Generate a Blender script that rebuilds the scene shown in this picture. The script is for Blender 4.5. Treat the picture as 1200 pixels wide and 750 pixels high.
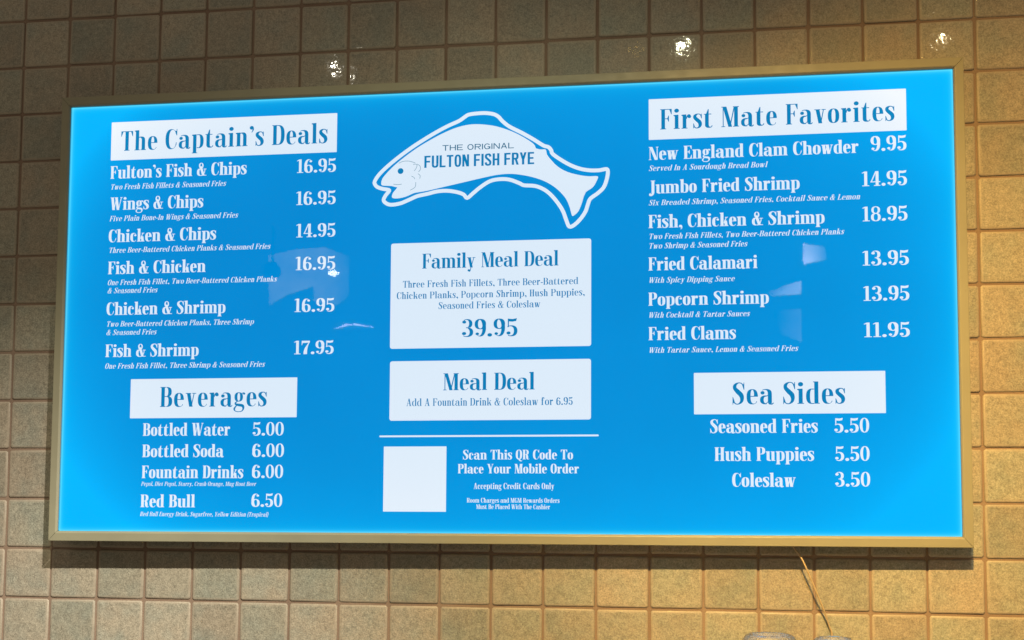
import bpy, bmesh, math, random
from mathutils import Vector, Matrix
PI = math.pi
sc = bpy.context.scene; COL = sc.collection
for o in list(bpy.data.objects): bpy.data.objects.remove(o)

# ---------------------------------------------------------------- camera
cam = bpy.data.cameras.new('camera'); cam.sensor_width = 36; cam.sensor_fit = 'HORIZONTAL'
cam.lens = 1151 / 1200 * 36; cam.shift_x = (600 - 628.29) / 1200; cam.shift_y = (530.6 - 375) / 1200
cam.clip_start = 0.05; cam.clip_end = 100
co = bpy.data.objects.new('camera', cam); COL.objects.link(co); sc.camera = co
T = 0.108                                                     # tile pitch in metres
CAM = (3.62438, 3.68593, -18.61159)                           # in tile pitches: right, down, towards the wall
def W(a, b, c): return Vector((a * T, c * T, 1.65 + (CAM[1] - b) * T))
def WD(a, b, c): return Vector((a, c, -b))
r0, r1, r2 = WD(0.99264, -0.006414, 0.120929), WD(-0.000791, 0.998231, 0.059444), WD(-0.121096, -0.059102, 0.99088)
m = Matrix.Identity(4)
for i in range(3): m[i][0], m[i][1], m[i][2] = r0[i], -r1[i], -r2[i]
m.translation = W(*CAM); co.matrix_world = m

# ---------------------------------------------------------------- room light: a dim warm surround and three ceiling spots
wd = bpy.data.worlds.new('World'); sc.world = wd; wd.use_nodes = True
wd.node_tree.nodes['Background'].inputs[0].default_value = (1.0, 0.83, 0.60, 1); wd.node_tree.nodes['Background'].inputs[1].default_value = 0.225
def spot(loc, aim, power, color, cone, radius):
    l = bpy.data.lights.new('ceiling_spot', 'SPOT'); l.energy = power; l.color = color; l.spot_size = math.radians(cone); l.spot_blend = 1.0; l.shadow_soft_size = radius
    o = bpy.data.objects.new('ceiling_spot', l); COL.objects.link(o); o.location = loc
    o.rotation_euler = (Vector(aim) - Vector(loc)).to_track_quat('-Z', 'Y').to_euler(); return o
spot((.51, -2.66, 3.89), (.02, 0, 1.10), 300, (1.0, .97, .64), 49.4, .026)
spot((1.25, -2.66, 3.89), (-1.75, 0, -.02), 1750, (1.0, .925, .81), 38.5, .026)
spot((.26, -2.66, 3.89), (1.42, 0, .70), 1330, (1.0, .59, .145), 55.8, .026)
spot((-1.24, -2.916, 3.98), (-.7, 0, 1.6), 22, (1.0, .92, .75), 60, .012)
spot((1.75, -2.916, 4.01), (1.35, 0, 1.5), 20, (1.0, .80, .45), 60, .012)
sc.view_settings.view_transform = 'Standard'; sc.view_settings.look = 'None'; sc.view_settings.exposure = 0; sc.view_settings.gamma = 1; sc.view_settings.use_curve_mapping = False
sc.render.engine = 'CYCLES'; sc.cycles.max_bounces = 8; sc.cycles.transparent_max_bounces = 12; sc.cycles.use_denoising = True

# ---------------------------------------------------------------- helpers
def link(name, me, mat=None, parent=None):
    o = bpy.data.objects.new(name, me); COL.objects.link(o)
    if mat and me: me.materials.append(mat)
    if parent: o.parent = parent
    return o
def tag(o, label=None, cat=None, group=None, kind=None):
    for k, v in (('label', label), ('category', cat), ('group', group), ('kind', kind)):
        if v: o[k] = v
    return o
def mesh(name, v, f, smooth=False):
    me = bpy.data.meshes.new(name); me.from_pydata([tuple(p) for p in v], [], f); me.update()
    if smooth:
        for p in me.polygons: p.use_smooth = True
    return me
def box_mesh(name, x0, x1, y0, y1, z0, z1):
    v = [(x, y, z) for x in (x0, x1) for y in (y0, y1) for z in (z0, z1)]
    return mesh(name, v, [(0, 1, 3, 2), (4, 6, 7, 5), (0, 4, 5, 1), (2, 3, 7, 6), (0, 2, 6, 4), (1, 5, 7, 3)])
def tube(name, pts, r, k=10, sub=6):
    P = []
    for i in range(len(pts) - 1):
        a, b, c, d = [Vector(pts[max(0, min(len(pts) - 1, q))]) for q in (i - 1, i, i + 1, i + 2)]
        for j in range(sub):
            t = j / sub; P.append(0.5 * (2 * b + (c - a) * t + (2 * a - 5 * b + 4 * c - d) * t * t + (3 * b - a - 3 * c + d) * t ** 3))
    P.append(Vector(pts[-1])); v = []; f = []; n = len(P)
    for i, p in enumerate(P):
        d = (P[min(n - 1, i + 1)] - P[max(0, i - 1)]).normalized(); a = d.orthogonal().normalized() if i == 0 else (a - d * a.dot(d)).normalized(); b = d.cross(a)
        v += [p + (a * math.cos(2 * PI * q / k) + b * math.sin(2 * PI * q / k)) * r for q in range(k)]
    for i in range(n - 1): f += [(i * k + q, i * k + (q + 1) % k, (i + 1) * k + (q + 1) % k, (i + 1) * k + q) for q in range(k)]
    f += [tuple(range(k))[::-1], tuple((n - 1) * k + q for q in range(k))]
    return mesh(name, v, f, True)
def lathe(name, prof, k=48):
    v = [(r * math.cos(2 * PI * q / k), r * math.sin(2 * PI * q / k), z) for r, z in prof for q in range(k)]
    f = [(i * k + q, i * k + (q + 1) % k, (i + 1) * k + (q + 1) % k, (i + 1) * k + q) for i in range(len(prof) - 1) for q in range(k)]
    return mesh(name, v, f, True)
class N:                                                      # small node helper
    def __init__(s, name):
        s.m = bpy.data.materials.new(name); s.m.use_nodes = True; s.t = s.m.node_tree; s.t.nodes.clear(); s.out = s.new('ShaderNodeOutputMaterial')
    def new(s, kind, **kw):
        n = s.t.nodes.new(kind)
        for k, v in kw.items():
            if k.startswith('i_'):
                key = k[2:]; key = int(key) if key.isdigit() else key.replace('_', ' ')
                if hasattr(v, 'is_output'): s.t.links.new(v, n.inputs[key])
                else: n.inputs[key].default_value = v
            else: setattr(n, k, v)
        return n
    def math(s, op, a, b=0.0, clamp=False):
        n = s.new('ShaderNodeMath', operation=op, use_clamp=clamp)
        for i, q in enumerate((a, b)):
            if hasattr(q, 'is_output'): s.t.links.new(q, n.inputs[i])
            else: n.inputs[i].default_value = q
        return n.outputs[0]
    def mix(s, f, a, b, mode='MIX'):
        n = s.new('ShaderNodeMix', data_type='RGBA', blend_type=mode)
        for i, q in ((0, f), (6, a), (7, b)):
            if hasattr(q, 'is_output'): s.t.links.new(q, n.inputs[i])
            else: n.inputs[i].default_value = q if i == 0 else (*q, 1)
        return n.outputs[2]
    def noise(s, vec, scale, detail=3, rough=.55):
        n = s.new('ShaderNodeTexNoise'); n.inputs['Scale'].default_value = scale; n.inputs['Detail'].default_value = detail; n.inputs['Roughness'].default_value = rough; s.t.links.new(vec, n.inputs['Vector']); return n.outputs['Fac']
    def ramp(s, f, a, b, lo=0.0, hi=1.0):
        n = s.new('ShaderNodeMapRange', i_0=f); n.inputs[1].default_value = a; n.inputs[2].default_value = b; n.inputs[3].default_value = lo; n.inputs[4].default_value = hi; return n.outputs[0]
    def surf(s, sh): s.t.links.new(sh, s.out.inputs[0]); return s.m

# base colours (linear)
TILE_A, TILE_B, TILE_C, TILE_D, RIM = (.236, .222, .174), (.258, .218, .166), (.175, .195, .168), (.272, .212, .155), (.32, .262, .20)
GROUT_A, GROUT_B = (.25, .178, .130), (.185, .125, .09)
METAL_A, METAL_B = (.245, .23, .155), (.22, .205, .14)
BLUE_0, BLUE_1, BLUE_2, BLUE_3 = (.0, .222, .615), (.0, .485, 1.04), (.0, .62, 1.05), (.12, .80, 1.1)
WHITE_0, WHITE_1 = (.68, .82, .965), (.93, .98, 1.03)
INK_0, INK_1 = (.0, .20, .47), (.002, .26, .56)
# ---------------------------------------------------------------- materials
def tile_material():
    n = N('glazed_tile'); tc = n.new('ShaderNodeTexCoord'); geo = n.new('ShaderNodeNewGeometry'); oi = n.new('ShaderNodeObjectInfo'); P = geo.outputs['Position']
    rnd = oi.outputs['Random']
    base = n.mix(n.ramp(rnd, .1, .9), TILE_A, TILE_B)
    base = n.mix(n.ramp(n.noise(P, 13, 3), .42, .72, 0, .65), base, TILE_C)
    base = n.mix(n.ramp(n.noise(P, 9.3, 2), .5, .75, 0, .5), base, TILE_D)
    vo = n.new('ShaderNodeTexVoronoi', i_Vector=P, i_Scale=330.0); sp = n.noise(P, 300, 4, .8); sp2 = n.noise(P, 110, 4, .65)
    gr = n.math('ADD', n.ramp(sp, .38, .68, .76, 1.5), n.ramp(sp2, .3, .7, -.2, .22))
    tone = n.ramp(n.math('FRACT', n.math('MULTIPLY', rnd, 37.3)), 0, 1, .87, 1.09); gr = n.math('MULTIPLY', gr, tone)
    cc = n.new('ShaderNodeCombineXYZ', i_0=gr, i_1=gr, i_2=gr); base = n.new('ShaderNodeVectorMath', operation='MULTIPLY', i_0=base, i_1=cc.outputs[0]).outputs[0]
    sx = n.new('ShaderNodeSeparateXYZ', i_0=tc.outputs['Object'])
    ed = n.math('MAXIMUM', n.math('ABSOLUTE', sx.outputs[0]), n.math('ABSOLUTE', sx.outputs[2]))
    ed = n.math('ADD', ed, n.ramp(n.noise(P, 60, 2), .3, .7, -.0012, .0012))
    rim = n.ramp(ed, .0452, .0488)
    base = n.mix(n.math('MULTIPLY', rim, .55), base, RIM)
    b = n.new('ShaderNodeBump'); b.inputs['Strength'].default_value = .8; b.inputs['Distance'].default_value = .0007
    hgt = n.math('ADD', n.math('MULTIPLY', sp, .8), n.math('MULTIPLY', vo.outputs['Distance'], .5)); hgt = n.math('ADD', hgt, n.math('MULTIPLY', n.noise(P, 60, 2), .35))
    hgt = n.math('MULTIPLY', hgt, n.math('SUBTRACT', 1.0, n.math('MULTIPLY', rim, .8))); n.t.links.new(hgt, b.inputs['Height'])
    p = n.new('ShaderNodeBsdfPrincipled'); n.t.links.new(base, p.inputs['Base Color']); n.t.links.new(n.ramp(sp2, .3, .7, .42, .60), p.inputs['Roughness']); n.t.links.new(b.outputs[0], p.inputs['Normal'])
    p.inputs['Specular IOR Level'].default_value = .35; p.inputs['Coat Weight'].default_value = .07; p.inputs['Coat Roughness'].default_value = .035
    b2 = n.new('ShaderNodeBump'); b2.inputs['Strength'].default_value = .5; b2.inputs['Distance'].default_value = .0003; n.t.links.new(n.noise(P, 45, 2), b2.inputs['Height']); n.t.links.new(b2.outputs[0], p.inputs['Coat Normal'])
    return n.surf(p.outputs[0])
def grout_material():
    n = N('brown_grout'); P = n.new('ShaderNodeNewGeometry').outputs['Position']
    c = n.mix(n.ramp(n.noise(P, 7, 3), .35, .7), GROUT_A, GROUT_B); c = n.mix(n.ramp(n.noise(P, 500, 3), .35, .7, 0, .45), c, (.10, .055, .035))
    b = n.new('ShaderNodeBump'); b.inputs['Strength'].default_value = .6; b.inputs['Distance'].default_value = .001; n.t.links.new(n.noise(P, 600, 3), b.inputs['Height'])
    p = n.new('ShaderNodeBsdfPrincipled'); n.t.links.new(c, p.inputs['Base Color']); p.inputs['Roughness'].default_value = .85; n.t.links.new(b.outputs[0], p.inputs['Normal'])
    return n.surf(p.outputs[0])
def metal_material():
    n = N('champagne_aluminium'); P = n.new('ShaderNodeTexCoord').outputs['Object']
    c = n.mix(n.ramp(n.noise(P, 6, 3), .3, .7), METAL_A, METAL_B)
    c = n.mix(n.ramp(n.noise(P, 90, 3), .66, .8, 0, .35), c, (.16, .13, .09))
    p = n.new('ShaderNodeBsdfPrincipled'); n.t.links.new(c, p.inputs['Base Color']); p.inputs['Metallic'].default_value = .12
    n.t.links.new(n.ramp(n.noise(P, 40, 3), .3, .7, .50, .64), p.inputs['Roughness'])
    b = n.new('ShaderNodeBump'); b.inputs['Strength'].default_value = .12; b.inputs['Distance'].default_value = .0004; n.t.links.new(n.noise(P, 900, 2), b.inputs['Height']); n.t.links.new(b.outputs[0], p.inputs['Normal'])
    return n.surf(p.outputs[0])
def plain(name, c, rough=.5, metal=0.0):
    n = N(name); P = n.new('ShaderNodeTexCoord').outputs['Object']
    cc = n.mix(n.ramp(n.noise(P, 120, 3), .3, .7, 0, .4), c, tuple(q * .6 for q in c)); p = n.new('ShaderNodeBsdfPrincipled'); n.t.links.new(cc, p.inputs['Base Color'])
    p.inputs['Roughness'].default_value = rough; p.inputs['Metallic'].default_value = metal; return n.surf(p.outputs[0])
def clear_material(name, ior, tint=(1, 1, 1), rough=0.0, haze=0.0):
    n = N(name); f = n.new('ShaderNodeFresnel', i_IOR=ior); t = n.new('ShaderNodeBsdfTransparent', i_Color=(*tint, 1)); g = n.new('ShaderNodeBsdfGlossy', i_Roughness=rough)
    if haze: t = n.new('ShaderNodeMixShader', i_0=haze, i_1=t.outputs[0], i_2=n.new('ShaderNodeBsdfDiffuse', i_Color=(.9, .9, .9, 1)).outputs[0])
    if haze:
        bp = n.new('ShaderNodeBump'); bp.inputs['Strength'].default_value = 1.0; bp.inputs['Distance'].default_value = .004; n.t.links.new(n.noise(n.new('ShaderNodeTexCoord').outputs['Object'], 70, 3), bp.inputs['Height']); n.t.links.new(bp.outputs[0], g.inputs['Normal']); n.t.links.new(bp.outputs[0], f.inputs['Normal'])
    return n.surf(n.new('ShaderNodeMixShader', i_0=f.outputs[0], i_1=t.outputs[0], i_2=g.outputs[0]).outputs[0])

# ---------------------------------------------------------------- lettering drawn as geometry (a condensed fat-face serif and a plain sans)
def rect(x0, y0, x1, y1): return [(x0, y0), (x1, y0), (x1, y1), (x0, y1)]
def para(x0, y0, x1, y1, w): return [(x0, y0), (x0 + w, y0), (x1 + w, y1), (x1, y1)]
def sup(t, n):
    c, s = math.cos(t), math.sin(t)
    return math.copysign(abs(c) ** (2 / n), c), math.copysign(abs(s) ** (2 / n), s)
def arc(x0, y0, x1, y1, lt, rt, h, a0=0, a1=360, n=2.35, hb=None, step=15):
    """ring between an outer oval and an inner one: lt / rt the left and right thickness, h top, hb bottom"""
    hb = h if hb is None else hb
    k = max(2, int(abs(a1 - a0) / step)); out = []; prev = None
    ix0, ix1, iy0, iy1 = x0 + lt, x1 - rt, y0 + hb, y1 - h
    for i in range(k + 1):
        c, s = sup(math.radians(a0 + (a1 - a0) * i / k), n)
        o = ((x0 + x1) / 2 + c * (x1 - x0) / 2, (y0 + y1) / 2 + s * (y1 - y0) / 2)
        q = ((ix0 + ix1) / 2 + c * (ix1 - ix0) / 2, (iy0 + iy1) / 2 + s * (iy1 - iy0) / 2)
        if prev: out.append([prev[0], o, q, prev[1]])
        prev = (o, q)
    return out
def ball(x, y, r, k=10): return [(x + r * math.cos(2 * PI * i / k), y + r * math.sin(2 * PI * i / k)) for i in range(k)]
def brush(pts, sub=5, closed=False):
    """pts: (x, y, width); a smooth ribbon through them"""
    n = len(pts); P = []
    rng = range(n) if closed else range(n - 1)
    g = (lambda i: pts[i % n]) if closed else (lambda i: pts[max(0, min(n - 1, i))])
    for i in rng:
        a, b, c, d = g(i - 1), g(i), g(i + 1), g(i + 2)
        for j in range(sub):
            t = j / sub
            P.append(tuple(0.5 * (2 * b[k] + (c[k] - a[k]) * t + (2 * a[k] - 5 * b[k] + 4 * c[k] - d[k]) * t * t + (3 * b[k] - a[k] - 3 * c[k] + d[k]) * t ** 3) for k in range(3)))
    if not closed: P.append(pts[-1])
    m = len(P); L = []
    for i in range(m):
        p, q = (P[(i - 1) % m], P[(i + 1) % m]) if closed else (P[max(0, i - 1)], P[min(m - 1, i + 1)])
        dx, dy = q[0] - p[0], q[1] - p[1]; l = math.hypot(dx, dy) or 1
        w = P[i][2] / 2
        L.append(((P[i][0] - dy / l * w, P[i][1] + dx / l * w), (P[i][0] + dy / l * w, P[i][1] - dx / l * w)))
    return [[L[i][0], L[(i + 1) % m][0], L[(i + 1) % m][1], L[i][1]] for i in range(m if closed else m - 1)]

def serif_glyph(ch, S=125, h=30):
    """returns (list of convex polygons, width); capitals 700 high, x-height 480"""
    X = 480; e = 34; g = []; A = g.append; E = g.extend
    def stem(x, y0, y1, b=1, t=1):
        A(rect(x, y0, x + S, y1))
        if b: A(rect(x - e, y0, x + S + e, y0 + h))
        if t == 1: A(rect(x - e, y1 - h, x + S + e, y1))
        if t == 2: A([(x - e - 4, y1 - h - 6), (x, y1 - h - 6), (x + S, y1 + 6), (x, y1)]); A([(x - e - 4, y1 - h - 6), (x + 2, y1 - h - 30), (x + 2, y1), (x - e - 4, y1 - 6)])
    def flag(x, y, d, l=150, w=70): A([(x, y), (x, y + d * l), (x - 16, y + d * l), (x - w, y)])     # the triangular end of a bar
    def thin(x, y0, y1): A(rect(x, y0, x + h, y1))
    if ch == ' ': return [], 205
    if ch in "Il":
        stem(e, 0, 700 if ch == 'I' else 715, 1, 1 if ch == 'I' else 2); return g, S + 2 * e
    if ch == 'H':
        stem(e, 0, 700); stem(3 * e + S + 50, 0, 700); A(rect(e + S, 340, 3 * e + S + 50, 340 + h)); return g, 4 * e + 2 * S + 50
    if ch in 'EFL':
        w = 345 if ch != 'L' else 335; stem(e, 0, 700)
        if ch != 'L':
            A(rect(e + S, 700 - h, w, 700)); flag(w, 700, -1, 190, 80)
            A(rect(e + S, 350, 250, 350 + h)); A([(262, 260), (262, 470), (246, 470), (205, 365), (246, 260)])
        if ch != 'F': A(rect(e + S, 0, w + 5, h)); flag(w + 8, 0, 1, 205, 85)
        return g, w + (8 if ch != 'F' else 0)
    if ch == 'T':
        w = 385; x = (w - S) / 2; stem(x, 0, 700); A(rect(0, 700 - h, w, 700)); flag(w, 700, -1, 190, 75)
        A([(0, 700), (0, 510), (16, 510), (75, 700)]); return g, w
    if ch == 'D':
        w = 395; stem(e, 0, 700); E(arc(-40, 0, w, 700, S, S + 4, h, -90, 90, 2.7)); return g, w
    if ch in 'PRB':
        w = 375; stem(e, 0, 700); top = 330 if ch != 'B' else 350
        E(arc(20, top, w - (12 if ch == 'B' else 0), 700, S, S + 2, h, -90, 90, 2.6)); A(rect(e + S, top, 210, top + h))
        if ch == 'B': E(arc(20, 0, w + 10, 380, S, S + 8, h, -90, 90, 2.6)); w += 10
        if ch == 'R':
            E(brush([(190, 340, 30), (255, 318, 85), (275, 230, S), (282, 110, S), (310, 25, 70), (365, 12, 22), (400, 55, 18)])); w = 405
        return g, w
    if ch in 'OQ':
        w = 390; E(arc(0, -10, w, 710, S + 4, S + 4, h, 0, 360, 2.45))
        if ch == 'Q': E(brush([(150, 60, 20), (200, 30, 70), (245, -60, 95), (320, -120, 60), (395, -80, 18)]))
        return g, w
    if ch in 'CG':
        w = 375; E(arc(0, -10, w, 710, S + 6, h + 4, h, 28, 332 if ch == 'C' else 318, 2.35))
        A(rect(w - 20, 480, w, 710)); A([(w - 20, 480), (w - 20, 650), (w - 70, 640)])
        if ch == 'C': A([(w - 16, 235), (w - 16, 150), (w - 50, 120), (w - 34, 235)])
        else: A(rect(w - S + 10, 20, w + 10, 300)); A(rect(w - S - 40, 300 - h, w + 40, 300)); w += 30
        return g, w
    if ch in 'Ss':
        k = 1 if ch == 'S' else .70; w = 335 if ch == 'S' else 265; W = w / 335; T = (S + 22) if ch == 'S' else (S + 8)
        E(brush([(x * W, y * k, t) for x, y, t in [(292, 590, h), (255, 672, h + 4), (165, 692, h + 8), (78, 625, S * .78), (68, 520, S * .95), (150, 405, T), (235, 300, T), (262, 180, S * .95), (238, 75, S * .7), (160, 8, h + 8), (75, 25, h + 6), (22, 120, h)]], 5))
        A(rect(w - 28, 470 * k, w - 8, 702 * k)); A([(w - 28, 480 * k), (w - 28, 650 * k), (w - 75 * W, 655 * k)])
        A(rect(2, -6, 20, 235 * k)); A([(20, 40 * k), (20, 225 * k), (75 * W, 40 * k)])
        return g, w - 4
    if ch == 'M':
        w = 520; thin(40, 0, 700); A(rect(0, 0, 110, h)); A(rect(0, 700 - h, 70, 700)); stem(w - S - e, 0, 700)
        A(para(205, 0, 40, 700, S)); A(para(208 + S * .25, 0, w - S - e - 10, 700, h + 6)); return g, w
    if ch == 'N':
        w = 425; thin(40, 0, 700); A(rect(0, 0, 112, h)); A(rect(0, 700 - h, 60, 700)); thin(w - 40 - h, 0, 700); A(rect(w - 112, 700 - h, w, 700))
        A(para(w - 44 - S, 0, 30, 700, S + 5)); return g, w
    if ch == 'A':
        w = 420; A(para(42, 0, 185, 700, h + 2)); A(para(w - S - 50, 0, 160, 700, S)); A(rect(0, 0, 125, h)); A(rect(w - S - 90, 0, w, h)); A(rect(90, 210, 270, 210 + h)); return g, w
    if ch in 'Vv':
        H = 700 if ch == 'V' else X; w = 400 if ch == 'V' else 330
        A(para(w / 2 - S / 2 + 6, 0, 36, H, S)); A(para(w / 2 + 4, 0, w - 78, H, h + 2)); A(rect(0, H - h, S + 66, H)); A(rect(w - 122, H - h, w, H)); return g, w
    if ch in 'Ww':
        H = 700 if ch == 'W' else X; w = 590 if ch == 'W' else 490; q = w / 4
        A(para(q - S / 2 + 14, 0, 34, H, S)); A(para(q + 12, 0, w * .48, H, h + 2)); A(para(w * .64 - S / 2, 0, w * .38, H, S)); A(para(w * .64 + 6, 0, w - 72, H, h + 2))
        A(rect(0, H - h, S + 56, H)); A(rect(w * .34, H - h, w * .34 + S + 40, H)); A(rect(w - 110, H - h, w, H)); return g, w
    if ch == 'Y':
        w = 400; A(rect(145, 0, 145 + S, 300)); A(rect(105, 0, 185 + S, h)); A(para(145, 280, 30, 700, S)); A(para(225, 290, w - 72, 700, h + 2)); A(rect(0, 700 - h, S + 62, 700)); A(rect(w - 116, 700 - h, w, 700)); return g, w
    if ch == 'J':
        w = 285; x = w - S - e; A(rect(x, 20, x + S, 700)); A(rect(x - e - 6, 700 - h, w, 700)); E(brush([(x + S * .5, 80, S), (x + S * .4, -20, S * .85), (x - 5, -105, 50), (x - 75, -95, h + 14), (x - 88, -35, h)], 6)); A(ball(x - 58, -35, 52)); return g, w
    if ch == 'K':
        w = 420; stem(e, 0, 700); A(para(e + S, 230, 320, 700, h + 5)); A(para(w - S - 40, 0, 205, 400, S)); A(rect(w - S - 85, 0, w, h)); A(rect(265, 700 - h, 410, 700)); return g, w
    # ---- lower case
    if ch in 'nmhu':
        up = 715 if ch == 'h' else X + 4; gap = 88
        if ch == 'u':
            stem(e, 45, X + 4, 0, 2); x2 = e + S + gap; A(rect(x2, 0, x2 + S, X)); A(rect(x2 - e, X - h, x2, X)); A(rect(x2 + S, 0, x2 + S + e, h))
            E(arc(e, -8, x2 + 45, 250, S, h, h, 180, 285, 2.6, h + 10)); return g, x2 + S + e
        stem(e, 0, up, 1, 2); x = e + S; k = 2 if ch == 'm' else 1
        for i in range(k):
            x2 = x + gap; A(rect(x2, 0, x2 + S, 340)); A(rect(x2 - e + 2, 0, x2 + S + e, h)); E(arc(x - 60, 190, x2 + S, X + 10, h, S, h + 14, 0, 128, 2.6)); x = x2 + S
        return g, x + e
    if ch == 'r':
        stem(e, 0, X + 4, 1, 2); E(brush([(e + S, 330, h), (e + S + 30, 435, h + 8), (e + S + 80, 470, h + 18), (e + S + 118, 440, h + 12)])); A(ball(e + S + 88, 408, 56)); return g, e + S + 146
    if ch == 'i': stem(e, 0, X + 4, 1, 2); A(ball(e + S / 2, 630, 72, 12)); return g, S + 2 * e
    if ch == 'j': stem(e, -60, X + 4, 0, 2); return g, S + 2 * e
    if ch == 't':
        A(rect(e, 60, e + S, X)); A([(e + 30, X), (e + S, X), (e + S, 640), (e + S - 22, 640)]); A(rect(0, X - h, e + S + 78, X)); E(arc(e, -8, e + S + 115, 220, S, h, h, 180, 345, 2.5, h + 12)); return g, e + S + 112
    if ch == 'f':
        A(rect(e, 0, e + S, 600)); A(rect(0, 0, S + 2 * e + 8, h)); A(rect(0, X - h, e + S + 70, X)); E(arc(e, 480, e + S + 125, 722, S, h, h + 4, 45, 180, 2.5)); A(ball(e + S + 76, 635, 52)); return g, e + S + 118
    if ch in 'oc':
        w = 330 if ch == 'o' else 295
        if ch == 'o': E(arc(0, -8, w, X + 8, S, S, h, 0, 360, 2.5))
        else: E(arc(0, -8, w + 6, X + 8, S, h, h, 50, 325, 2.5)); A(ball(w - 58, 355, 56))
        return g, w
    if ch == 'e':
        w = 310; E(arc(0, -8, w, X + 8, S, S - 6, h, 8, 180, 2.5)); E(arc(0, -8, w, X + 8, S, h, h, 180, 325, 2.5)); A(rect(S - 10, 240, w, 240 + h)); A(rect(w - S + 2, 250, w, 300)); return g, w
    if ch in 'bp':
        if ch == 'b': stem(e, 8, 715, 0, 2)
        else: stem(e, -185, X + 4, 1, 2)
        E(arc(e + 15, -8, e + 15 + 325, X + 8, S, S, h, -112, 112, 2.5)); return g, e + 340
    if ch in 'dq':
        w = 335; x = w - S
        E(arc(0, -8, 325, X + 8, S, S, h, 68, 292, 2.5)); A(rect(x, 0 if ch == 'd' else -185, w, 715 if ch == 'd' else X)); A(rect(x, 0 if ch == 'd' else -185, w + e, (0 if ch == 'd' else -185) + h))
        if ch == 'd': A(rect(x - e, 715 - h, x, 715))
        return g, w + e
    if ch == 'a':
        w = 325; x = w - S; A(rect(x, 35, w, 330)); E(arc(18, 170, w, X + 8, h, S, h + 4, 0, 130, 2.5)); A(ball(72, 365, 58)); E(brush([(x + S * .5, 40, S), (x + S * .62, 14, S * .62), (w + 8, 2, h + 10), (w + 45, 42, h)]))
        E(arc(0, -8, 300, 280, S - 8, h, h, 78, 275, 2.4)); A([(150, 280 - h), (x + 5, 300), (x + 5, 300 - h), (150, 250 - h + 5)]); A([(145, -8), (145, h - 8), (x + 5, 60 + h), (x + 5, 60)]); return g, w + 45
    if ch == 'g':
        w = 330; E(arc(10, 165, 275, X + 8, S - 18, S - 18, h, 0, 360, 2.5)); E(brush([(235, 420, h), (265, 465, h), (305, 470, h)])); A(ball(308, 440, 38))
        E(brush([(110, 175, h), (50, 130, 45), (60, 70, 70), (160, 45, 92), (262, 20, 95), (292, -65, 62), (250, -160, h + 8), (140, -188, h), (40, -160, h + 4), (10, -90, 55), (50, -10, 40), (100, 40, h)], 5)); return g, w
    if ch == 'k':
        w = 365; stem(e, 0, 715, 1, 2); A(para(e + S - 5, 160, 270, X, h + 5)); A(para(w - S - 28, 0, 178, 290, S)); A(rect(w - S - 60, 0, w, h)); A(rect(220, X - h, 345, X)); return g, w
    if ch == 'x':
        w = 345; A(para(w - S - 30, 0, 34, X, S)); A(para(36, 0, 265, X, h + 2)); A(rect(0, 0, 115, h)); A(rect(w - S - 62, 0, w, h)); A(rect(0, X - h, S + 62, X)); A(rect(218, X - h, w - 6, X)); return g, w
    if ch == 'y':
        w = 335; A(para(w / 2 - S / 2 + 10, 0, 34, X, S)); A(rect(0, X - h, S + 62, X)); A(rect(w - 118, X - h, w, X)); A(para(110, -150, w - 76, X, h + 2)); A(ball(75, -130, 52)); E(brush([(75, -180, h), (110, -175, h + 10), (130, -140, h)])); return g, w
    if ch == 'z': w = 300; A(rect(0, 0, w, h)); A(rect(0, X - h, w, X)); A(para(0, 0, w - S, X, S)); return g, w
    # ---- figures
    if ch == '0': E(arc(0, -10, 340, 710, S - 6, S - 6, h, 0, 360, 2.3)); return g, 340
    if ch == '1':
        x = 95; A(rect(x, 0, x + S, 705)); A(rect(x - 75, 0, x + S + 72, h)); A([(x - 82, 610), (x + 5, 640), (x + 5, 705), (x - 82, 640)]); return [[(a - 13, b) for a, b in q] for q in g], x + S + 72 - 13
    if ch == '3':
        E(arc(5, 340, 312, 710, h, S - 4, h, -60, 135, 2.3)); E(arc(-25, -10, 338, 372, h, S + 4, h, 232, 430, 2.3)); A(rect(120, 345, 215, 345 + h)); A(ball(66, 590, 62)); A(ball(62, 130, 66)); return g, 338
    if ch == '4':
        w = 350; A(rect(w - S - 60, 0, w - 60, 705)); A(rect(w - S - 120, 0, w, h)); A(rect(0, 175, w, 175 + h + 6)); A(para(0, 178, w - S - 68, 705, h + 6)); return g, w
    if ch == '5':
        w = 330; A(rect(40, 360, 40 + h, 700)); A([(40, 700), (40, 590), (180, 575), (290, 600), (315, 712), (180, 680)]); E(arc(-30, -10, w, 430, h, S + 2, h + 4, 238, 492, 2.3)); A(ball(64, 125, 64)); return g, w
    if ch in '69':
        w = 345; q = []
        q += arc(0, -10, w, 410, S, S, h, -90, 180, 2.3); q += arc(0, -10, w, 700, S + 4, h, h, 62, 270, 2.2); q += arc(0, -10, w, 410, S, S, h, 180, 270, 2.3)
        q.append(ball(w - 82, 590, 56))
        if ch == '9': q = [[(w - x, 700 - y) for x, y in p] for p in q]
        return q, w
    if ch == '7':
        w = 325; A([(0, 700), (0, 470), (18, 470), (30, 560), (60, 590), (320, 600), (w, 700)]); E(brush([(306, 640, 30), (240, 480, 50), (178, 300, 105), (150, 120, 135), (150, 0, 140)])); return g, w
    if ch == '8': E(arc(18, 355, 325, 710, S - 22, S - 22, h, 0, 360, 2.3)); E(arc(0, -10, 345, 385, S - 6, S - 6, h, 0, 360, 2.3)); return g, 345
    if ch == '2': E(arc(10, 330, 325, 710, h, S, h, -30, 150, 2.3)); A(para(10, 20, 230, 400, 50)); A(rect(0, 0, 320, 100)); return g, 330
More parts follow.
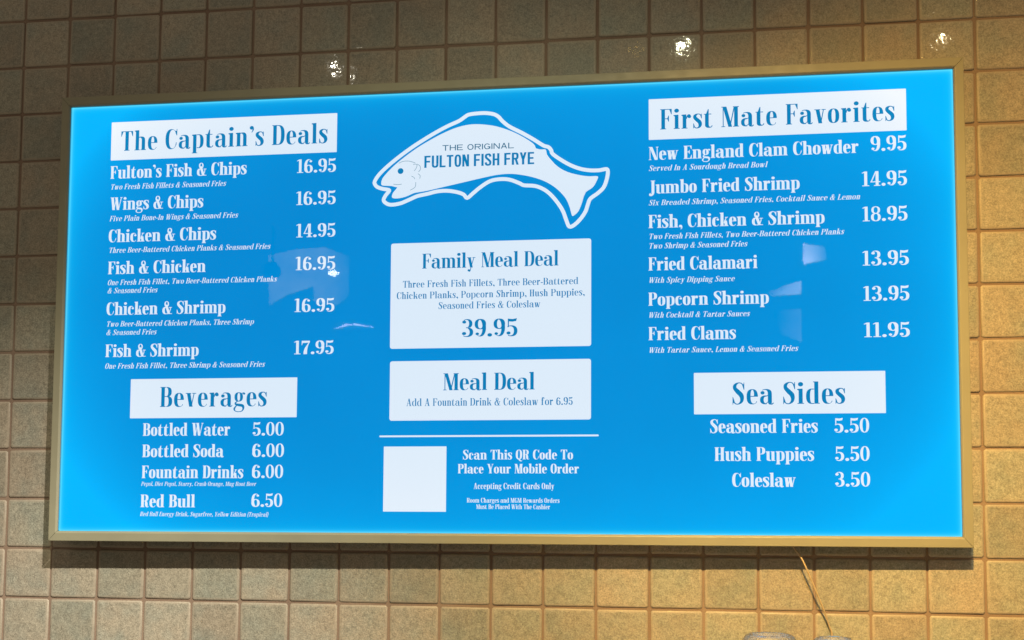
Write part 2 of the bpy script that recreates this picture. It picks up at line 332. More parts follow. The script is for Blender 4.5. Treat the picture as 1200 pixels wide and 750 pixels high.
    if ch == '&':
        w = 470; E(arc(95, 400, 315, 710, 66, 60, h, 0, 360, 2.3)); E(arc(0, -10, 300, 400, S - 4, h + 6, h, 75, 300, 2.3)); A(para(w - S - 85, 0, 112, 520, S)); A(rect(w - S - 60, 0, w, h)); E(brush([(210, 0, h), (300, 50, h + 8), (370, 190, h + 4), (395, 355, h)])); A(rect(315, 345, w - 5, 345 + h)); return g, w
    if ch == '.': A(ball(72, 62, 72, 12)); return g, 144
    if ch == ',': A(ball(72, 62, 70, 12)); E(brush([(115, 60, 50), (122, -20, 42), (78, -110, 16)])); return g, 144
    if ch == "'": A(ball(68, 640, 66, 12)); E(brush([(108, 640, 48), (114, 565, 42), (70, 470, 16)])); return g, 140
    if ch == '-': A(rect(0, 190, 170, 265)); return g, 170
    if ch == '(': E(arc(0, -150, 330, 740, 75, 10, 10, 110, 250, 2.1)); return g, 110
    if ch == ')': E(arc(-220, -150, 110, 740, 10, 75, 10, -70, 70, 2.1)); return g, 110
    raise ValueError(ch)

def sans_glyph(ch, S=125, h=110, w=330):
    g = []; A = g.append; E = g.extend
    if ch == ' ': return [], w * .55
    if ch == 'I': return [rect(0, 0, S, 700)], S
    if ch in 'TL' and ch == 'T': return [rect((w - S) / 2, 0, (w + S) / 2, 700), rect(0, 700 - h, w, 700)], w
    if ch == 'L': return [rect(0, 0, S, 700), rect(S, 0, w * .9, h)], w * .9
    if ch in 'EF':
        g = [rect(0, 0, S, 700), rect(S, 700 - h, w * .93, 700), rect(S, 305, w * .85, 305 + h)]
        if ch == 'E': g.append(rect(S, 0, w * .95, h))
        return g, w * .95
    if ch == 'H': return [rect(0, 0, S, 700), rect(w - S, 0, w, 700), rect(S, 300, w - S, 300 + h)], w
    if ch == 'N': return [rect(0, 0, S * .92, 700), rect(w - S * .92, 0, w, 700), para(w - S * 1.15, 0, 0, 700, S * 1.15)], w
    if ch == 'U':
        A(rect(0, 200, S, 700)); A(rect(w - S, 200, w, 700)); E(arc(0, -10, w, 400, S, S, h, 180, 360, 2.6)); return g, w
    if ch == 'O': return arc(0, -10, w, 710, S, S, h, 0, 360, 2.8 if w < 450 else 2.1), w
    if ch == 'G':
        E(arc(0, -10, w, 710, S, S, h, 35, 335, 2.8 if w < 450 else 2.1)); A(rect(w - S, 60, w, 350)); A(rect(w * .55, 350 - h, w, 350)); return g, w
    if ch == 'S':
        E(brush([(w - S * .45, 520, S), (w * .72, 640, S * .95), (w * .5, 655, h), (w * .22, 620, S * .95), (w * .2, 480, S), (w * .5, 365, S), (w * .8, 240, S), (w * .78, 90, S * .95), (w * .5, 45, h), (w * .24, 80, S * .95), (S * .45, 195, S)])); return g, w
    if ch in 'RP':
        A(rect(0, 0, S, 700)); E(arc(-20, 300, w, 700, S, S, h, -90, 90, 3.0)); A(rect(S, 300, w / 2, 300 + h)); A(rect(S, 700 - h, w / 2, 700))
        if ch == 'R': A(para(w - S * .95, 0, w * .42, 330, S * 1.02))
        return g, w
    if ch == 'Y': return [rect((w - S) / 2, 0, (w + S) / 2, 320), para((w - S) / 2, 280, 0, 700, S), para((w - S) / 2, 280, w - S, 700, S)], w
    if ch == 'A': return [para(0, 0, w / 2 - S / 2, 700, S), para(w - S, 0, w / 2 - S / 2, 700, S), rect(w * .2, 170, w * .8, 170 + h)], w
    raise ValueError(ch)

def lay_text(text, width, cap, S=125, h=30, track=26, slant=0, sans=0):
    """polygons of a line of text scaled to the given width and capital height, origin at the left end of its baseline"""
    x = 0; out = []
    for i, ch in enumerate(text):
        ps, w = sans_glyph(ch, S, h, sans) if sans else serif_glyph(ch, S, h)
        if ch == ' ': x += w; continue
        out += [[(px + x + slant * py, py) for px, py in p] for p in ps]
        x += w + track
    x -= track; k = width / (x + (slant * 400 if slant else 0)); c = cap / 700
    return [[(px * k, py * c) for px, py in p] for p in out], k / c

# print of the board: kind, words, left, baseline (or bottom), width, height; metres from the bottom centre of the frame
LAYOUT = [
    ('box', 'heading', -0.8246, 0.815, 0.5, 0.0834),
    ('head', "The Captain's Deals", -0.8019, 0.835, 0.457, 0.0427),
    ('item', "Fulton's Fish & Chips", -0.8241, 0.7748, 0.3039, 0.0273),
    ('price', '16.95', -0.4099, 0.7732, 0.0843, 0.0285),
    ('desc', 'Two Fresh Fish Fillets & Seasoned Fries', -0.8234, 0.7511, 0.2591, 0.0115),
    ('item', 'Wings & Chips', -0.8221, 0.7065, 0.2077, 0.0273),
    ('price', '16.95', -0.4101, 0.7047, 0.0849, 0.0284),
    ('desc', 'Five Plain Bone-In Wings & Seasoned Fries', -0.8233, 0.6822, 0.2868, 0.0115),
    ('item', 'Chicken & Chips', -0.8239, 0.6365, 0.2394, 0.0271),
    ('price', '14.95', -0.4089, 0.6358, 0.0842, 0.0283),
    ('desc', 'Three Beer-Battered Chicken Planks & Seasoned Fries', -0.8232, 0.6134, 0.3591, 0.0114),
    ('item', 'Fish & Chicken', -0.8233, 0.5675, 0.2177, 0.027),
    ('price', '16.95', -0.4091, 0.5664, 0.0853, 0.0281),
    ('desc', 'One Fresh Fish Fillet, Two Beer-Battered Chicken Planks', -0.8239, 0.5438, 0.3753, 0.0113),
    ('desc', '& Seasoned Fries', -0.8234, 0.5262, 0.1126, 0.0114),
    ('item', 'Chicken & Shrimp', -0.824, 0.4793, 0.2641, 0.0269),
    ('price', '16.95', -0.41, 0.4782, 0.0856, 0.028),
    ('desc', 'Two Beer-Battered Chicken Planks, Three Shrimp', -0.8238, 0.4545, 0.3273, 0.0113),
    ('desc', '& Seasoned Fries', -0.8233, 0.4364, 0.1129, 0.0113),
    ('item', 'Fish & Shrimp', -0.8238, 0.3893, 0.2072, 0.0268),
    ('price', '17.95', -0.4091, 0.3896, 0.0846, 0.0279),
    ('desc', 'One Fresh Fish Fillet, Three Shrimp & Seasoned Fries', -0.8244, 0.3645, 0.3532, 0.0112),
    ('box', 'heading', -0.7651, 0.2584, 0.3639, 0.0829),
    ('head', 'Beverages', -0.6988, 0.2819, 0.2328, 0.0422),
    ('item', 'Bottled Water', -0.7351, 0.2212, 0.1913, 0.0264),
    ('price', '5.00', -0.4951, 0.2208, 0.0669, 0.0274),
    ('item', 'Bottled Soda', -0.7352, 0.1763, 0.1781, 0.0263),
    ('price', '6.00', -0.4948, 0.1763, 0.0679, 0.0273),
    ('item', 'Fountain Drinks', -0.7352, 0.1322, 0.2215, 0.0262),
    ('price', '6.00', -0.4945, 0.1326, 0.0666, 0.0272),
    ('desc', 'Pepsi, Diet Pepsi, Starry, Crush Orange, Mug Root Beer', -0.7361, 0.1161, 0.2511, 0.0085),
    ('item', 'Red Bull', -0.7362, 0.0714, 0.1194, 0.0262),
    ('price', '6.50', -0.4946, 0.0731, 0.0659, 0.0271),
    ('desc', 'Red Bull Energy Drink, Sugarfree, Yellow Edition (Tropical)', -0.7368, 0.0528, 0.2792, 0.0089),
    ('box', 'deal', -0.2054, 0.3981, 0.4137, 0.2192),
    ('bhead', 'Family Meal Deal', -0.1393, 0.5633, 0.2814, 0.0309),
    ('btext', 'Three Fresh Fish Fillets, Three Beer-Battered', -0.1795, 0.5244, 0.3615, 0.0141),
    ('btext', 'Chicken Planks, Popcorn Shrimp, Hush Puppies,', -0.1921, 0.501, 0.3873, 0.0141),
    ('btext', 'Seasoned Fries & Coleslaw', -0.1044, 0.4787, 0.2098, 0.0141),
    ('bprice', '39.95', -0.0552, 0.4205, 0.1141, 0.0359),
    ('box', 'deal', -0.2047, 0.2498, 0.4127, 0.1223),
    ('bhead', 'Meal Deal', -0.0929, 0.3112, 0.1874, 0.0348),
    ('btext', 'Add A Fountain Drink & Coleslaw for 6.95', -0.1693, 0.2795, 0.3406, 0.0153),
    ('box', 'rule', -0.2251, 0.216, 0.4485, 0.0035),
    ('box', 'square', -0.2155, 0.0642, 0.1302, 0.1326),
    ('item', 'Scan This QR Code To', -0.0511, 0.1701, 0.2233, 0.0193),
    ('item', 'Place Your Mobile Order', -0.0614, 0.142, 0.2455, 0.0189),
    ('note', 'Accepting Credit Cards Only', -0.0289, 0.1105, 0.1634, 0.012),
    ('note', 'Room Charges and MGM Rewards Orders', -0.0424, 0.0831, 0.1875, 0.0092),
    ('note', 'Must Be Placed With The Cashier', -0.0231, 0.0703, 0.1494, 0.0092),
    ('box', 'heading', 0.3245, 0.8158, 0.5031, 0.0838),
    ('head', 'First Mate Favorites', 0.3475, 0.8362, 0.4574, 0.0417),
    ('item', 'New England Clam Chowder', 0.3244, 0.7742, 0.411, 0.0267),
    ('price', '9.95', 0.7586, 0.7764, 0.068, 0.0296),
    ('desc', 'Served In A Sourdough Bread Bowl', 0.3243, 0.7518, 0.2349, 0.0111),
    ('item', 'Jumbo Fried Shrimp', 0.324, 0.7052, 0.2971, 0.0267),
    ('price', '14.95', 0.741, 0.7067, 0.0854, 0.029),
    ('desc', 'Six Breaded Shrimp, Seasoned Fries, Cocktail Sauce & Lemon', 0.3239, 0.6812, 0.4138, 0.011),
    ('item', 'Fish, Chicken & Shrimp', 0.3236, 0.6349, 0.3447, 0.0266),
    ('price', '18.95', 0.7409, 0.6366, 0.0852, 0.0288),
    ('desc', 'Two Fresh Fish Fillets, Two Beer-Battered Chicken Planks', 0.3235, 0.6124, 0.3822, 0.011),
    ('desc', 'Two Shrimp & Seasoned Fries', 0.3234, 0.593, 0.1954, 0.0111),
    ('item', 'Fried Calamari', 0.3232, 0.5486, 0.2144, 0.0265),
    ('price', '13.95', 0.7398, 0.5487, 0.0874, 0.0287),
    ('desc', 'With Spicy Dipping Sauce', 0.323, 0.5236, 0.1706, 0.011),
    ('item', 'Popcorn Shrimp', 0.3228, 0.4774, 0.2363, 0.0264),
    ('price', '13.95', 0.7402, 0.4789, 0.0867, 0.0286),
    ('desc', 'With Cocktail & Tartar Sauces', 0.3226, 0.453, 0.1997, 0.011),
    ('item', 'Fried Clams', 0.3229, 0.4078, 0.1713, 0.0263),
    ('price', '11.95', 0.7405, 0.4073, 0.0861, 0.0284),
    ('desc', 'With Tartar Sauce, Lemon & Seasoned Fries', 0.3228, 0.3824, 0.2921, 0.0109),
    ('box', 'heading', 0.4119, 0.2586, 0.3674, 0.0824),
    ('head', 'Sea Sides', 0.4869, 0.2778, 0.2159, 0.0428),
    ('item', 'Seasoned Fries', 0.4434, 0.2214, 0.2064, 0.0268),
    ('price', '5.50', 0.6815, 0.2213, 0.0658, 0.0279),
    ('item', 'Hush Puppies', 0.4515, 0.1664, 0.1907, 0.0267),
    ('price', '5.50', 0.6824, 0.1663, 0.0649, 0.0278),
    ('item', 'Coleslaw', 0.4852, 0.1156, 0.1218, 0.0267),
    ('price', '3.50', 0.682, 0.1165, 0.0656, 0.0277),
    ('sans', 'THE ORIGINAL', -0.0993, 0.809, 0.1489, 0.0118),
    ('sansb', 'FULTON FISH FRYE', -0.1372, 0.7743, 0.2288, 0.0254),
]
OUTLINE = [(-0.2411, 0.7427), (-0.2422, 0.7494), (-0.2336, 0.7630), (-0.2157, 0.7803), (-0.1877, 0.8023), (-0.1571, 0.8232), (-0.1215, 0.8443), (-0.0910, 0.8600), (-0.0656, 0.8707), (-0.0530, 0.8789), (-0.0454, 0.8832), (-0.0302, 0.8851), (-0.0100, 0.8853), (0.0077, 0.8820), (0.0178, 0.8759), (0.0254, 0.8670), (0.0405, 0.8546), (0.0656, 0.8409), (0.0905, 0.8258), (0.1105, 0.8124), (0.1204, 0.8090), (0.1264, 0.8022), (0.1293, 0.7945), (0.1452, 0.7823), (0.1650, 0.7701), (0.1847, 0.7618), (0.2043, 0.7576), (0.2239, 0.7569), (0.2386, 0.7589), (0.2420, 0.7538), (0.2400, 0.7389), (0.2336, 0.7216), (0.2214, 0.7096), (0.2067, 0.6991), (0.2017, 0.6878), (0.1968, 0.6730), (0.1870, 0.6584), (0.1747, 0.6463), (0.1639, 0.6426), (0.1575, 0.6567), (0.1511, 0.6744), (0.1403, 0.6922), (0.1254, 0.7102), (0.1106, 0.7218), (0.0932, 0.7289), (0.0708, 0.7311), (0.0608, 0.7360), (0.0408, 0.7438), (0.0208, 0.7455), (0.0007, 0.7421), (-0.0193, 0.7301), (-0.0344, 0.7180), (-0.0469, 0.7083), (-0.0545, 0.7161), (-0.0697, 0.7217), (-0.0900, 0.7249), (-0.1103, 0.7240), (-0.1306, 0.7196), (-0.1510, 0.7157), (-0.1663, 0.7096), (-0.1867, 0.7016), (-0.2072, 0.6992), (-0.2185, 0.7036), (-0.2227, 0.7099), (-0.2187, 0.7189), (-0.2126, 0.7264), (-0.2116, 0.7305), (-0.2255, 0.7335), (-0.2359, 0.7374)]
BODY = [(-0.2282, 0.7448), (-0.2258, 0.7550), (-0.2156, 0.7674), (-0.2003, 0.7823), (-0.1774, 0.8004), (-0.1519, 0.8179), (-0.1265, 0.8323), (-0.1011, 0.8451), (-0.0757, 0.8553), (-0.0529, 0.8610), (-0.0326, 0.8627), (-0.0099, 0.8608), (0.0153, 0.8557), (0.0455, 0.8443), (0.0706, 0.8306), (0.0906, 0.8162), (0.0956, 0.8069), (0.1055, 0.8045), (0.1154, 0.8036), (0.1179, 0.7934), (0.1254, 0.7831), (0.1403, 0.7674), (0.1600, 0.7557), (0.1846, 0.7483), (0.2043, 0.7451), (0.2215, 0.7445), (0.2190, 0.7346), (0.2116, 0.7224), (0.1993, 0.7143), (0.1944, 0.7080), (0.1895, 0.6907), (0.1821, 0.6734), (0.1723, 0.6648), (0.1688, 0.6664), (0.1649, 0.6815), (0.1575, 0.6992), (0.1452, 0.7146), (0.1304, 0.7276), (0.1105, 0.7393), (0.0857, 0.7482), (0.0608, 0.7537), (0.0408, 0.7559), (0.0157, 0.7547), (-0.0094, 0.7505), (-0.0396, 0.7445), (-0.0698, 0.7384), (-0.1002, 0.7323), (-0.1307, 0.7262), (-0.1511, 0.7234), (-0.1587, 0.7221), (-0.1766, 0.7150), (-0.1945, 0.7120), (-0.2048, 0.7144), (-0.2033, 0.7235), (-0.1972, 0.7310), (-0.1947, 0.7370), (-0.2127, 0.7392), (-0.2256, 0.7406)]
EYE = (-0.1873, 0.7695)
FLINES = [[(-0.1911, 0.7860), (-0.1824, 0.7898), (-0.1696, 0.7899), (-0.1567, 0.7858)], [(-0.1608, 0.7824), (-0.1557, 0.7832), (-0.1526, 0.7800), (-0.1551, 0.7730), (-0.1586, 0.7690)], [(-0.1526, 0.7831), (-0.1465, 0.7788), (-0.1454, 0.7716), (-0.1494, 0.7666)], [(-0.1642, 0.7580), (-0.1590, 0.7552), (-0.1570, 0.7516)], [(-0.1504, 0.7626), (-0.1458, 0.7583), (-0.1467, 0.7523)], [(-0.2025, 0.7424), (-0.1932, 0.7411), (-0.1845, 0.7418)], [(-0.1548, 0.7449), (-0.1563, 0.7347), (-0.1665, 0.7284)]]

# ---------------------------------------------------------------- the wall: grout bed, tiles one by one in view, the rest joined
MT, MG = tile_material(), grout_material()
rng = random.Random(7)
wall = tag(link('wall', box_mesh('wall', -3.2, 3.2, 0.0, 0.12, 0.9, 3.6), MG), kind='structure')
def tile_shape(k):
    q = random.Random(100 + k); s = .0517 + q.uniform(-.0005, .0003); v = []; f = []; R = .0035
    wob = [q.uniform(-.0005, .0005) for _ in range(8)]
    for i, (ins, d) in enumerate(((0, .0), (.0003, .0012), (.0012, .0023), (.0034, .0027))):
        a = s - ins; c = max(.0012, R - ins * .6)
        ring = [(-a + c, -a), (a - c, -a), (a, -a + c), (a, a - c), (a - c, a), (-a + c, a), (-a, a - c), (-a, -a + c)]
        v += [(x + (wob[j] if i < 3 else 0), -d, z + (wob[(j + 3) % 8] if i < 3 else 0)) for j, (x, z) in enumerate(ring)]
    f = [(i * 8 + j, i * 8 + (j + 1) % 8, (i + 1) * 8 + (j + 1) % 8, (i + 1) * 8 + j) for i in range(3) for j in range(8)]
    v.append((q.uniform(-.01, .01), -.0027 - q.uniform(.00002, .0001), q.uniform(-.01, .01)))
    f += [(24 + j, 24 + (j + 1) % 8, 32) for j in range(8)]
    me = mesh('tile', v, f, True)
    for p in list(me.polygons)[-8:]: p.use_smooth = False
    me.edges.foreach_set('use_edge_sharp', [min(e.vertices) >= 24 for e in me.edges]) if hasattr(me.edges[0], 'use_edge_sharp') else None
    return me
shapes = [tile_shape(k) for k in range(8)]
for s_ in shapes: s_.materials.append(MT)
rest_v, rest_f = [], []
for j in range(-6, 19):
    for i in range(-14, 34):
        c = W(i + .5 - 9.5, j + .5 - 6.5, 0) + Vector((rng.uniform(-.0004, .0004), rng.uniform(-.0004, .0002), rng.uniform(-.0004, .0004)))
        rot = Matrix.Rotation(rng.gauss(0, .0035), 4, 'Y') @ Matrix.Rotation(rng.gauss(0, .006), 4, 'X') @ Matrix.Rotation(rng.gauss(0, .006), 4, 'Z')
        sh = rng.choice(shapes)
        if -1 <= i <= 20 and -1 <= j <= 12 and not (2 <= i <= 17 and 3 <= j <= 9):
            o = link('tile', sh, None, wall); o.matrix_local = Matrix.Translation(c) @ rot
        elif abs(c.x) < 3.1 and .95 < c.z < 3.5:
            b0 = len(rest_v); mm = Matrix.Translation(c) @ rot
            rest_v += [mm @ v.co for v in sh.vertices]; rest_f += [tuple(b0 + k for k in p.vertices) for p in sh.polygons]
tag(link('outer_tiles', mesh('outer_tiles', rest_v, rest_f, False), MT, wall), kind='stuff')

# ---------------------------------------------------------------- the menu board
HX, HZ, IX, IZ, DEP = .93515, .47730, .91531, .45567, .0648
Rb = ((0.999941, 0.002421, -0.010548), (-0.002444, 0.999995, -0.002137), (0.010542, 0.002163, 0.999942))
colv = lambda k: WD(Rb[0][k], Rb[1][k], Rb[2][k])
board = bpy.data.objects.new('menu_board', None); COL.objects.link(board)
m = Matrix.Identity(4); ax, ay, az = colv(0), colv(2), -colv(1)
for i in range(3): m[i][0], m[i][1], m[i][2] = ax[i], ay[i], az[i]
m.translation = W(.49967, -.11397, -.6) - az * HZ; board.matrix_world = m
tag(board, 'wide backlit blue seafood menu board in a champagne metal frame on the tiled wall', 'menu board')

def glow_material(name, kind):
    """backlit film: the lamps run round the rim, so it is brightest there"""
    n = N(name); tc = n.new('ShaderNodeTexCoord'); tc.object = board; s = n.new('ShaderNodeSeparateXYZ', i_0=tc.outputs['Object'])
    x, z = s.outputs[0], s.outputs[2]
    dx = n.math('SUBTRACT', IX, n.math('ABSOLUTE', x)); dz = n.math('SUBTRACT', IZ, n.math('ABSOLUTE', n.math('SUBTRACT', z, HZ)))
    ex = lambda d, l: n.math('EXPONENT', n.math('DIVIDE', n.math('MULTIPLY', d, -1.0), l))
    ax_, bz_ = ex(dx, .12), ex(dz, .12); wide = n.math('ADD', n.math('ADD', n.math('MULTIPLY', ax_, .40), n.math('MULTIPLY', bz_, .35)), n.math('MULTIPLY', n.math('MULTIPLY', ax_, bz_), 1.5)); edge = n.math('ADD', ex(dx, .012), ex(dz, .010)); line = n.math('ADD', ex(dx, .0025), ex(dz, .0025))
    slope = n.math('ADD', n.ramp(x, -.9, .9, 0, .18), n.ramp(z, .95, 0, 0, .15))
    if kind == 'blue':
        c = n.mix(n.math('ADD', wide, slope, True), BLUE_0, BLUE_1)
        c = n.mix(n.math('MULTIPLY', edge, .38, True), c, BLUE_2); c = n.mix(n.math('MULTIPLY', line, .75, True), c, BLUE_3)
        # slight unevenness of the print and the lamps
        nz = n.noise(tc.outputs['Object'], 3.2, 2); st = n.ramp(nz, .3, .7, .97, 1.03)
    elif kind == 'white':
        c = n.mix(n.math('ADD', wide, slope, True), WHITE_0, WHITE_1); st = 1.0
    else:
        c = n.mix(n.math('ADD', wide, slope, True), INK_0, INK_1); st = 1.0
    e = n.new('ShaderNodeEmission', i_0=c, i_1=st)
    if kind != 'blue': n.m.cycles.emission_sampling = 'NONE'
    return n.surf(e.outputs[0])
MB, MW, MI = glow_material('backlit_blue_film', 'blue'), glow_material('backlit_white_film', 'white'), glow_material('backlit_blue_ink', 'ink')
MM = metal_material()

# frame: four mitred rails
prof = [(0, DEP), (0, .0011), (.0003, .0003), (.0011, 0), (.0150, 0), (.0163, .0006), (.0186, .0030), (.0192, .0100), (.0192, .0200)]
def corner(k, u, d):
    sx, sz = ((-1, 1), (1, 1), (1, -1), (-1, -1))[k]; fx = (HX - IX) / .0198; fz = (HZ - IZ) / .0198
    return (sx * (HX - u * fx), d, HZ + sz * (HZ - u * fz))
for k in range(4):
    a = [Vector(corner(k, u, d)) for u, d in prof]; b = [Vector(corner((k + 1) % 4, u, d)) for u, d in prof]; ln = (b[0] - a[0]).normalized() * .0004
    me = mesh('frame_rail', [p + ln for p in a] + [p - ln for p in b], [(i, i + 1, len(a) + i + 1, len(a) + i) for i in range(len(a) - 1)] + [tuple(range(len(a)))[::-1], tuple(range(len(a), 2 * len(a)))])
    link('frame_rail', me, MM, board)
link('light_panel', box_mesh('light_panel', -IX - .001, IX + .001, .0086, .016, HZ - IZ - .001, HZ + IZ + .001), MB, board)
link('back_box', box_mesh('back_box', -HX + .002, HX - .002, .021, DEP + .012, .002, 2 * HZ - .002), plain('grey_steel', (.25, .24, .22), .5, .6), board)
# clear acrylic cover, its rim let into the rails
cv = [(-IX, .0045, HZ - IZ), (IX, .0045, HZ - IZ), (IX, .0045, HZ + IZ), (-IX, .0045, HZ + IZ)]
cv += [(x, .0070, z) for x, y, z in cv]
link('cover_sheet', mesh('cover_sheet', cv, [(0, 1, 2, 3), (0, 4, 5, 1), (1, 5, 6, 2), (2, 6, 7, 3), (3, 7, 4, 0)]), clear_material('clear_acrylic', 1.32, (1, 1, 1), .02), board)

def poly_mesh(name, polys, ox, oz, y):
    v = []; f = []
    for p in polys:
        b0 = len(v); f.append(tuple(range(b0, b0 + len(p)))); v += [(ox + x, y, oz + z) for x, z in p]
    return mesh(name, v, f)
def slab(name, x, z, w, h, y, mat, parent, r=.004, th=.0002):
    pts = []
    for cx, cz, a in ((x + w - r, z + h - r, 0), (x + r, z + h - r, 90), (x + r, z + r, 180), (x + w - r, z + r, 270)):
        pts += [(cx + r * math.cos(math.radians(a + t)), cz + r * math.sin(math.radians(a + t))) for t in (0, 30, 60, 90)]
    k = len(pts); v = [(px, y, pz) for px, pz in pts] + [(px, y + th, pz) for px, pz in pts]
    return link(name, mesh(name, v, [tuple(range(k))] + [(i, k + i, k + (i + 1) % k, (i + 1) % k) for i in range(k)]), mat, parent)
STYLE = {  # kind: (name, stem, hair, tracking, slant)
    'head': ('heading_text', 110, 26, 56, 0), 'item': ('item_name', 122, 34, 30, 0), 'price': ('item_price', 104, 36, 42, 0), 'desc': ('item_description', 96, 34, 58, .2),
    'bhead': ('heading_text', 110, 28, 30, 0), 'btext': ('deal_text', 92, 34, 46, 0), 'bprice': ('deal_price', 104, 34, 40, 0), 'note': ('note_text', 108, 36, 36, 0)}
panel = None
def text_line(kind, text, x, z, w, c, parent, y, mat):
    name, S, h, tr, sl = STYLE[kind]
    return link(name, poly_mesh(name, lay_text(text, w, c, S, h, tr, sl)[0], x, z, y), mat, parent)
for row in LAYOUT:
    kind, text, x, z, w, c = row
    if kind == 'box':
        if text == 'rule': slab('dividing_rule', x, z, w, c, .0083, MW, board, .0015)
        elif text == 'square': slab('white_square', x, z, w, c, .0083, MW, board, .0008)
        else: panel = slab(text + '_panel', x, z, w, c, .0083, MW, board, .0012 if text == 'heading' else .0045)
    elif kind in ('sans', 'sansb'): pass
    elif kind in ('head', 'bhead', 'btext', 'bprice'): text_line(kind, text, x, z, w, c, panel, .0079, MI)
    else: text_line(kind, text, x, z, w, c, board, .0081, MW)

# fish emblem
cen = EYE
fish = bpy.data.objects.new('fish_emblem', None); COL.objects.link(fish); fish.parent = board
link('fish_outline', poly_mesh('fish_outline', brush([(x, z, .0078) for x, z in OUTLINE], 4, True), 0, 0, .0083), MW, fish)
sm = []
nB = len(BODY)
for i in range(nB):
    a, b, c, d = BODY[i - 1], BODY[i], BODY[(i + 1) % nB], BODY[(i + 2) % nB]
    for j in range(3):
        t = j / 3; sm.append(tuple(0.5 * (2 * b[k] + (c[k] - a[k]) * t + (2 * a[k] - 5 * b[k] + 4 * c[k] - d[k]) * t * t + (3 * b[k] - a[k] - 3 * c[k] + d[k]) * t ** 3) for k in (0, 1)))
bm = bmesh.new(); vs = [bm.verts.new((x, .0083, z)) for x, z in sm]; fc = bm.faces.new(vs); bmesh.ops.triangulate(bm, faces=[fc]); me = bpy.data.meshes.new('fish_body'); bm.to_mesh(me); bm.free()
link('fish_body', me, MW, fish)
link('fish_eye', poly_mesh('fish_eye', [ball(EYE[0], EYE[1], .0062, 16)], 0, 0, .0080), MI, fish)
gd = N('backlit_dark_ink'); MGD = gd.surf(gd.new('ShaderNodeEmission', i_0=(.03, .16, .28, 1), i_1=1.0).outputs[0]); MGD.cycles.emission_sampling = 'NONE'
gl = N('backlit_grey_ink'); MGI = gl.surf(gl.new('ShaderNodeEmission', i_0=(.22, .38, .50, 1), i_1=1.0).outputs[0]); MGI.cycles.emission_sampling = 'NONE'
for ln in FLINES: link('gill_line', poly_mesh('gill_line', brush([(x, z, .0012) for x, z in ln], 4), 0, 0, .0080), MGI, fish)
for kind, text, x, z, w, c in LAYOUT:
    if kind == 'sans': link('emblem_text', poly_mesh('emblem_text', lay_text(text, w, c, 95, 95, 95, 0, 560)[0], x, z, .0079), MGD, fish)
    if kind == 'sansb': link('emblem_text', poly_mesh('emblem_text', lay_text(text, w, c, 112, 100, 54, 0, 335)[0], x, z, .0079), MI, fish)
# screws of the frame
for x, z, y in ((-HX + .016, 2 * HZ - .006, -.0002), (-.23, .012, -.0002)):
    me = lathe('screw', [(0.0001, 0), (.0012, 0), (.0016, .0003), (.0017, .0008)], 12); o = link('screw', me, plain('dark_screw', (.05, .04, .03), .5), board); o.rotation_euler = (PI / 2, 0, 0); o.location = (x, y + .0008, z)

# ---------------------------------------------------------------- cable hanging below the board
tag(link('cable', tube('cable', [(0.652, .002, 1.622), (0.6596, -0.022, 1.5842), (0.672, -0.0302, 1.5645), (0.6828, -0.0324, 1.5415), (0.6995, -0.029, 1.5016), (0.7171, -0.020, 1.4595), (0.7294, -0.0095, 1.4258), (0.7345, -0.0066, 1.405), (0.7365, -.0062, 1.30), (.7365, -.0062, 1.15)], .0017), plain('tan_rubber', (.42, .31, .18), .45)),
    'thin tan cable hanging out from under the right end of the menu board', 'cable')

# ---------------------------------------------------------------- shelf out of frame with two clear cups under domed lids
shelf = tag(link('shelf', box_mesh('shelf', .2, 1.1, -.62, -.25, 1.13, 1.16), plain('shelf_steel', (.45, .44, .42), .35, .9)), kind='structure')
MC = clear_material('clear_plastic', 1.6, (1, 1, 1), .04, .12)
def cup(x, y, z0, top, r, label):
    root = bpy.data.objects.new('plastic_cup', None); COL.objects.link(root); root.location = (x, y, z0); h = top - z0
    tag(root, label, 'cup', 'clear plastic cups standing below the menu board')
    zr = h - .034
    link('cup_body', lathe('cup_body', [(.0001, .001), (r * .66, .001), (r * .70, .004), (r * .98, zr), (r * 1.03, zr + .002), (r * 1.03, zr + .005)]), MC, root)
    link('domed_lid', lathe('domed_lid', [(r * 1.06, zr + .003), (r * 1.06, zr + .008), (r * .98, zr + .010), (r * .96, zr + .018), (r * .88, h - .007), (r * .80, h - .0025), (r * .70, h), (r * .62, h - .0012), (r * .58, h - .004), (r * .3, h - .0045), (.0001, h - .0045)]), MC, root)
    return root
cup(.566, -.44, 1.16, 1.4612, .046, 'larger clear plastic cup with a domed lid, left of the two at the bottom edge')
cup(.663, -.44, 1.16, 1.4578, .036, 'smaller clear plastic cup with a domed lid, right of the two beside the cable end')

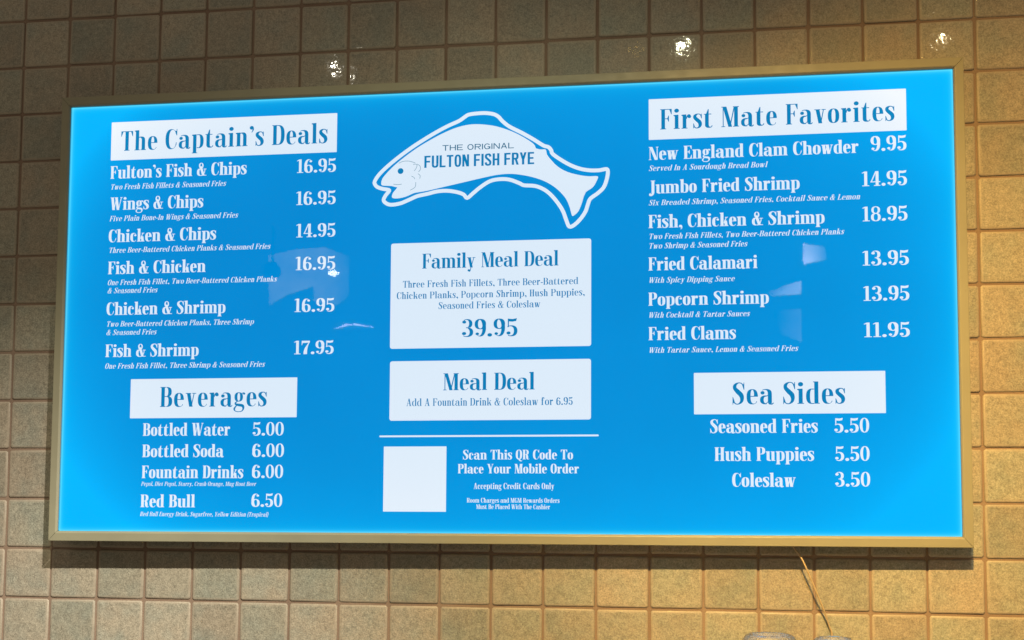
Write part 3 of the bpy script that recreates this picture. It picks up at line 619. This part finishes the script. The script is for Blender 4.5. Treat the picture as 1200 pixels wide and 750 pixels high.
# ---------------------------------------------------------------- behind the viewer: glowing shapes added for reflections in the acrylic, a bulb, a pendant
def glow_box(name, pts, color, strength, label, fade=None, th=.03):
    k = len(pts); cx = sum(p[0] for p in pts) / k; cz = sum(p[2] for p in pts) / k; y = pts[0][1]
    v = [(p[0] - cx, 0, p[2] - cz) for p in pts] + [(p[0] - cx, -th, p[2] - cz) for p in pts]
    n = N(name + '_glow'); tc = n.new('ShaderNodeTexCoord'); s = n.new('ShaderNodeSeparateXYZ', i_0=tc.outputs['Object'])
    st = strength
    if fade: st = n.ramp(s.outputs[fade[0]], fade[1], fade[2], strength, strength * fade[3])
    if fade:
        st = n.math('MULTIPLY', st, n.ramp(n.noise(tc.outputs['Object'], 4.5, 3), .3, .7, .55, 1.25))
    mt = n.surf(n.new('ShaderNodeEmission', i_0=(*color, 1), i_1=st).outputs[0])
    o = link(name, mesh(name, v, [tuple(range(k)), tuple(range(k, 2 * k))[::-1]] + [(i, (i + 1) % k, k + (i + 1) % k, k + i) for i in range(k)]), mt); o.location = (cx, y, cz)
    return tag(o, label, 'lamp')
glow_box('pale_reflection_shape', [(-2.4897, -5.4, 3.5968), (-2.2846, -5.4, 3.6394), (-2.046, -5.4, 3.6543), (-1.8547, -5.4, 3.5832), (-1.8495, -5.4, 3.2834), (-1.936, -5.4, 3.2051), (-2.1196, -5.4, 3.2347), (-2.1219, -5.4, 3.3548), (-2.3459, -5.4, 3.2919), (-2.4744, -5.4, 3.2137)], (1, .80, .42), 3.8, 'pale glowing shape added to reflect faintly in the board around the left 16.95 prices', (0, .12, .34, .25))  # unseen glowing cutout, added to make the pale patch in the acrylic
glow_box('streak_reflection_shape', [(-1.9462, -5.4, 3.0194), (-1.8523, -5.4, 3.0470), (-1.7982, -5.4, 3.0450), (-1.6503, -5.4, 3.0286), (-1.7982, -5.4, 3.0550), (-1.8523, -5.4, 3.0572)], (1, .95, .85), 17, 'thin curved glowing shape added to reflect as a white streak right of the lowest left prices')  # made-up glowing sliver, there only for the streak in the acrylic
glow_box('reflection_shape', [(1.5848, -5.4, 3.605), (1.7375, -5.4, 3.5762), (1.7488, -5.4, 3.4872), (1.5896, -5.4, 3.4588)], (1, .88, .85), 19, 'bright glowing shape added to reflect beside the right hand calamari price', (0, -.08, .08, .12))  # this and the next two: glowing shapes added for bright reflected patches
glow_box('reflection_shape', [(1.3236, -5.4, 3.249), (1.564, -5.4, 3.3325), (1.5632, -5.4, 3.2375), (1.3542, -5.4, 3.222)], (1, .85, .80), 14, 'slanting glowing shape added to reflect just above the popcorn shrimp line', (0, .10, -.14, .02))
glow_box('reflection_shape', [(1.3649, -5.4, 3.1044), (1.5622, -5.4, 3.1238), (1.5661, -5.4, 2.8779), (1.42, -5.4, 2.942)], (1, .85, .80), 3.0, 'dim glowing shape added to reflect to the right of the cocktail and tartar line', (0, .09, -.1, .02))
ob = link('bulb', lathe('bulb', [(.0001, -.022), (.02, -.016), (.045, 0), (.02, .016), (.0001, .022)], 20), N('bulb_glow').surf(bpy.data.materials['bulb_glow'].node_tree.nodes.new('ShaderNodeEmission').outputs[0])); ob.location = (-1.9445, -5.33, 3.432); tag(ob, 'small bright bulb reflected as a glint under the fish and chicken price', 'lamp')
bpy.data.materials['bulb_glow'].node_tree.nodes['Emission'].inputs[1].default_value = 60

pend = link('pendant_lamp', lathe('pendant_lamp', [(.0001, .34), (.008, .34), (.010, .075), (.03, .07), (.06, .03), (.065, -.01), (.05, -.04), (.0001, -.05)], 24), plain('black_enamel', (.02, .02, .022), .6)); pend.location = (-2.385, -5.22, 3.425)
tag(pend, 'small dark pendant lamp silhouetted in the reflection left of a 16.95 price', 'lamp')
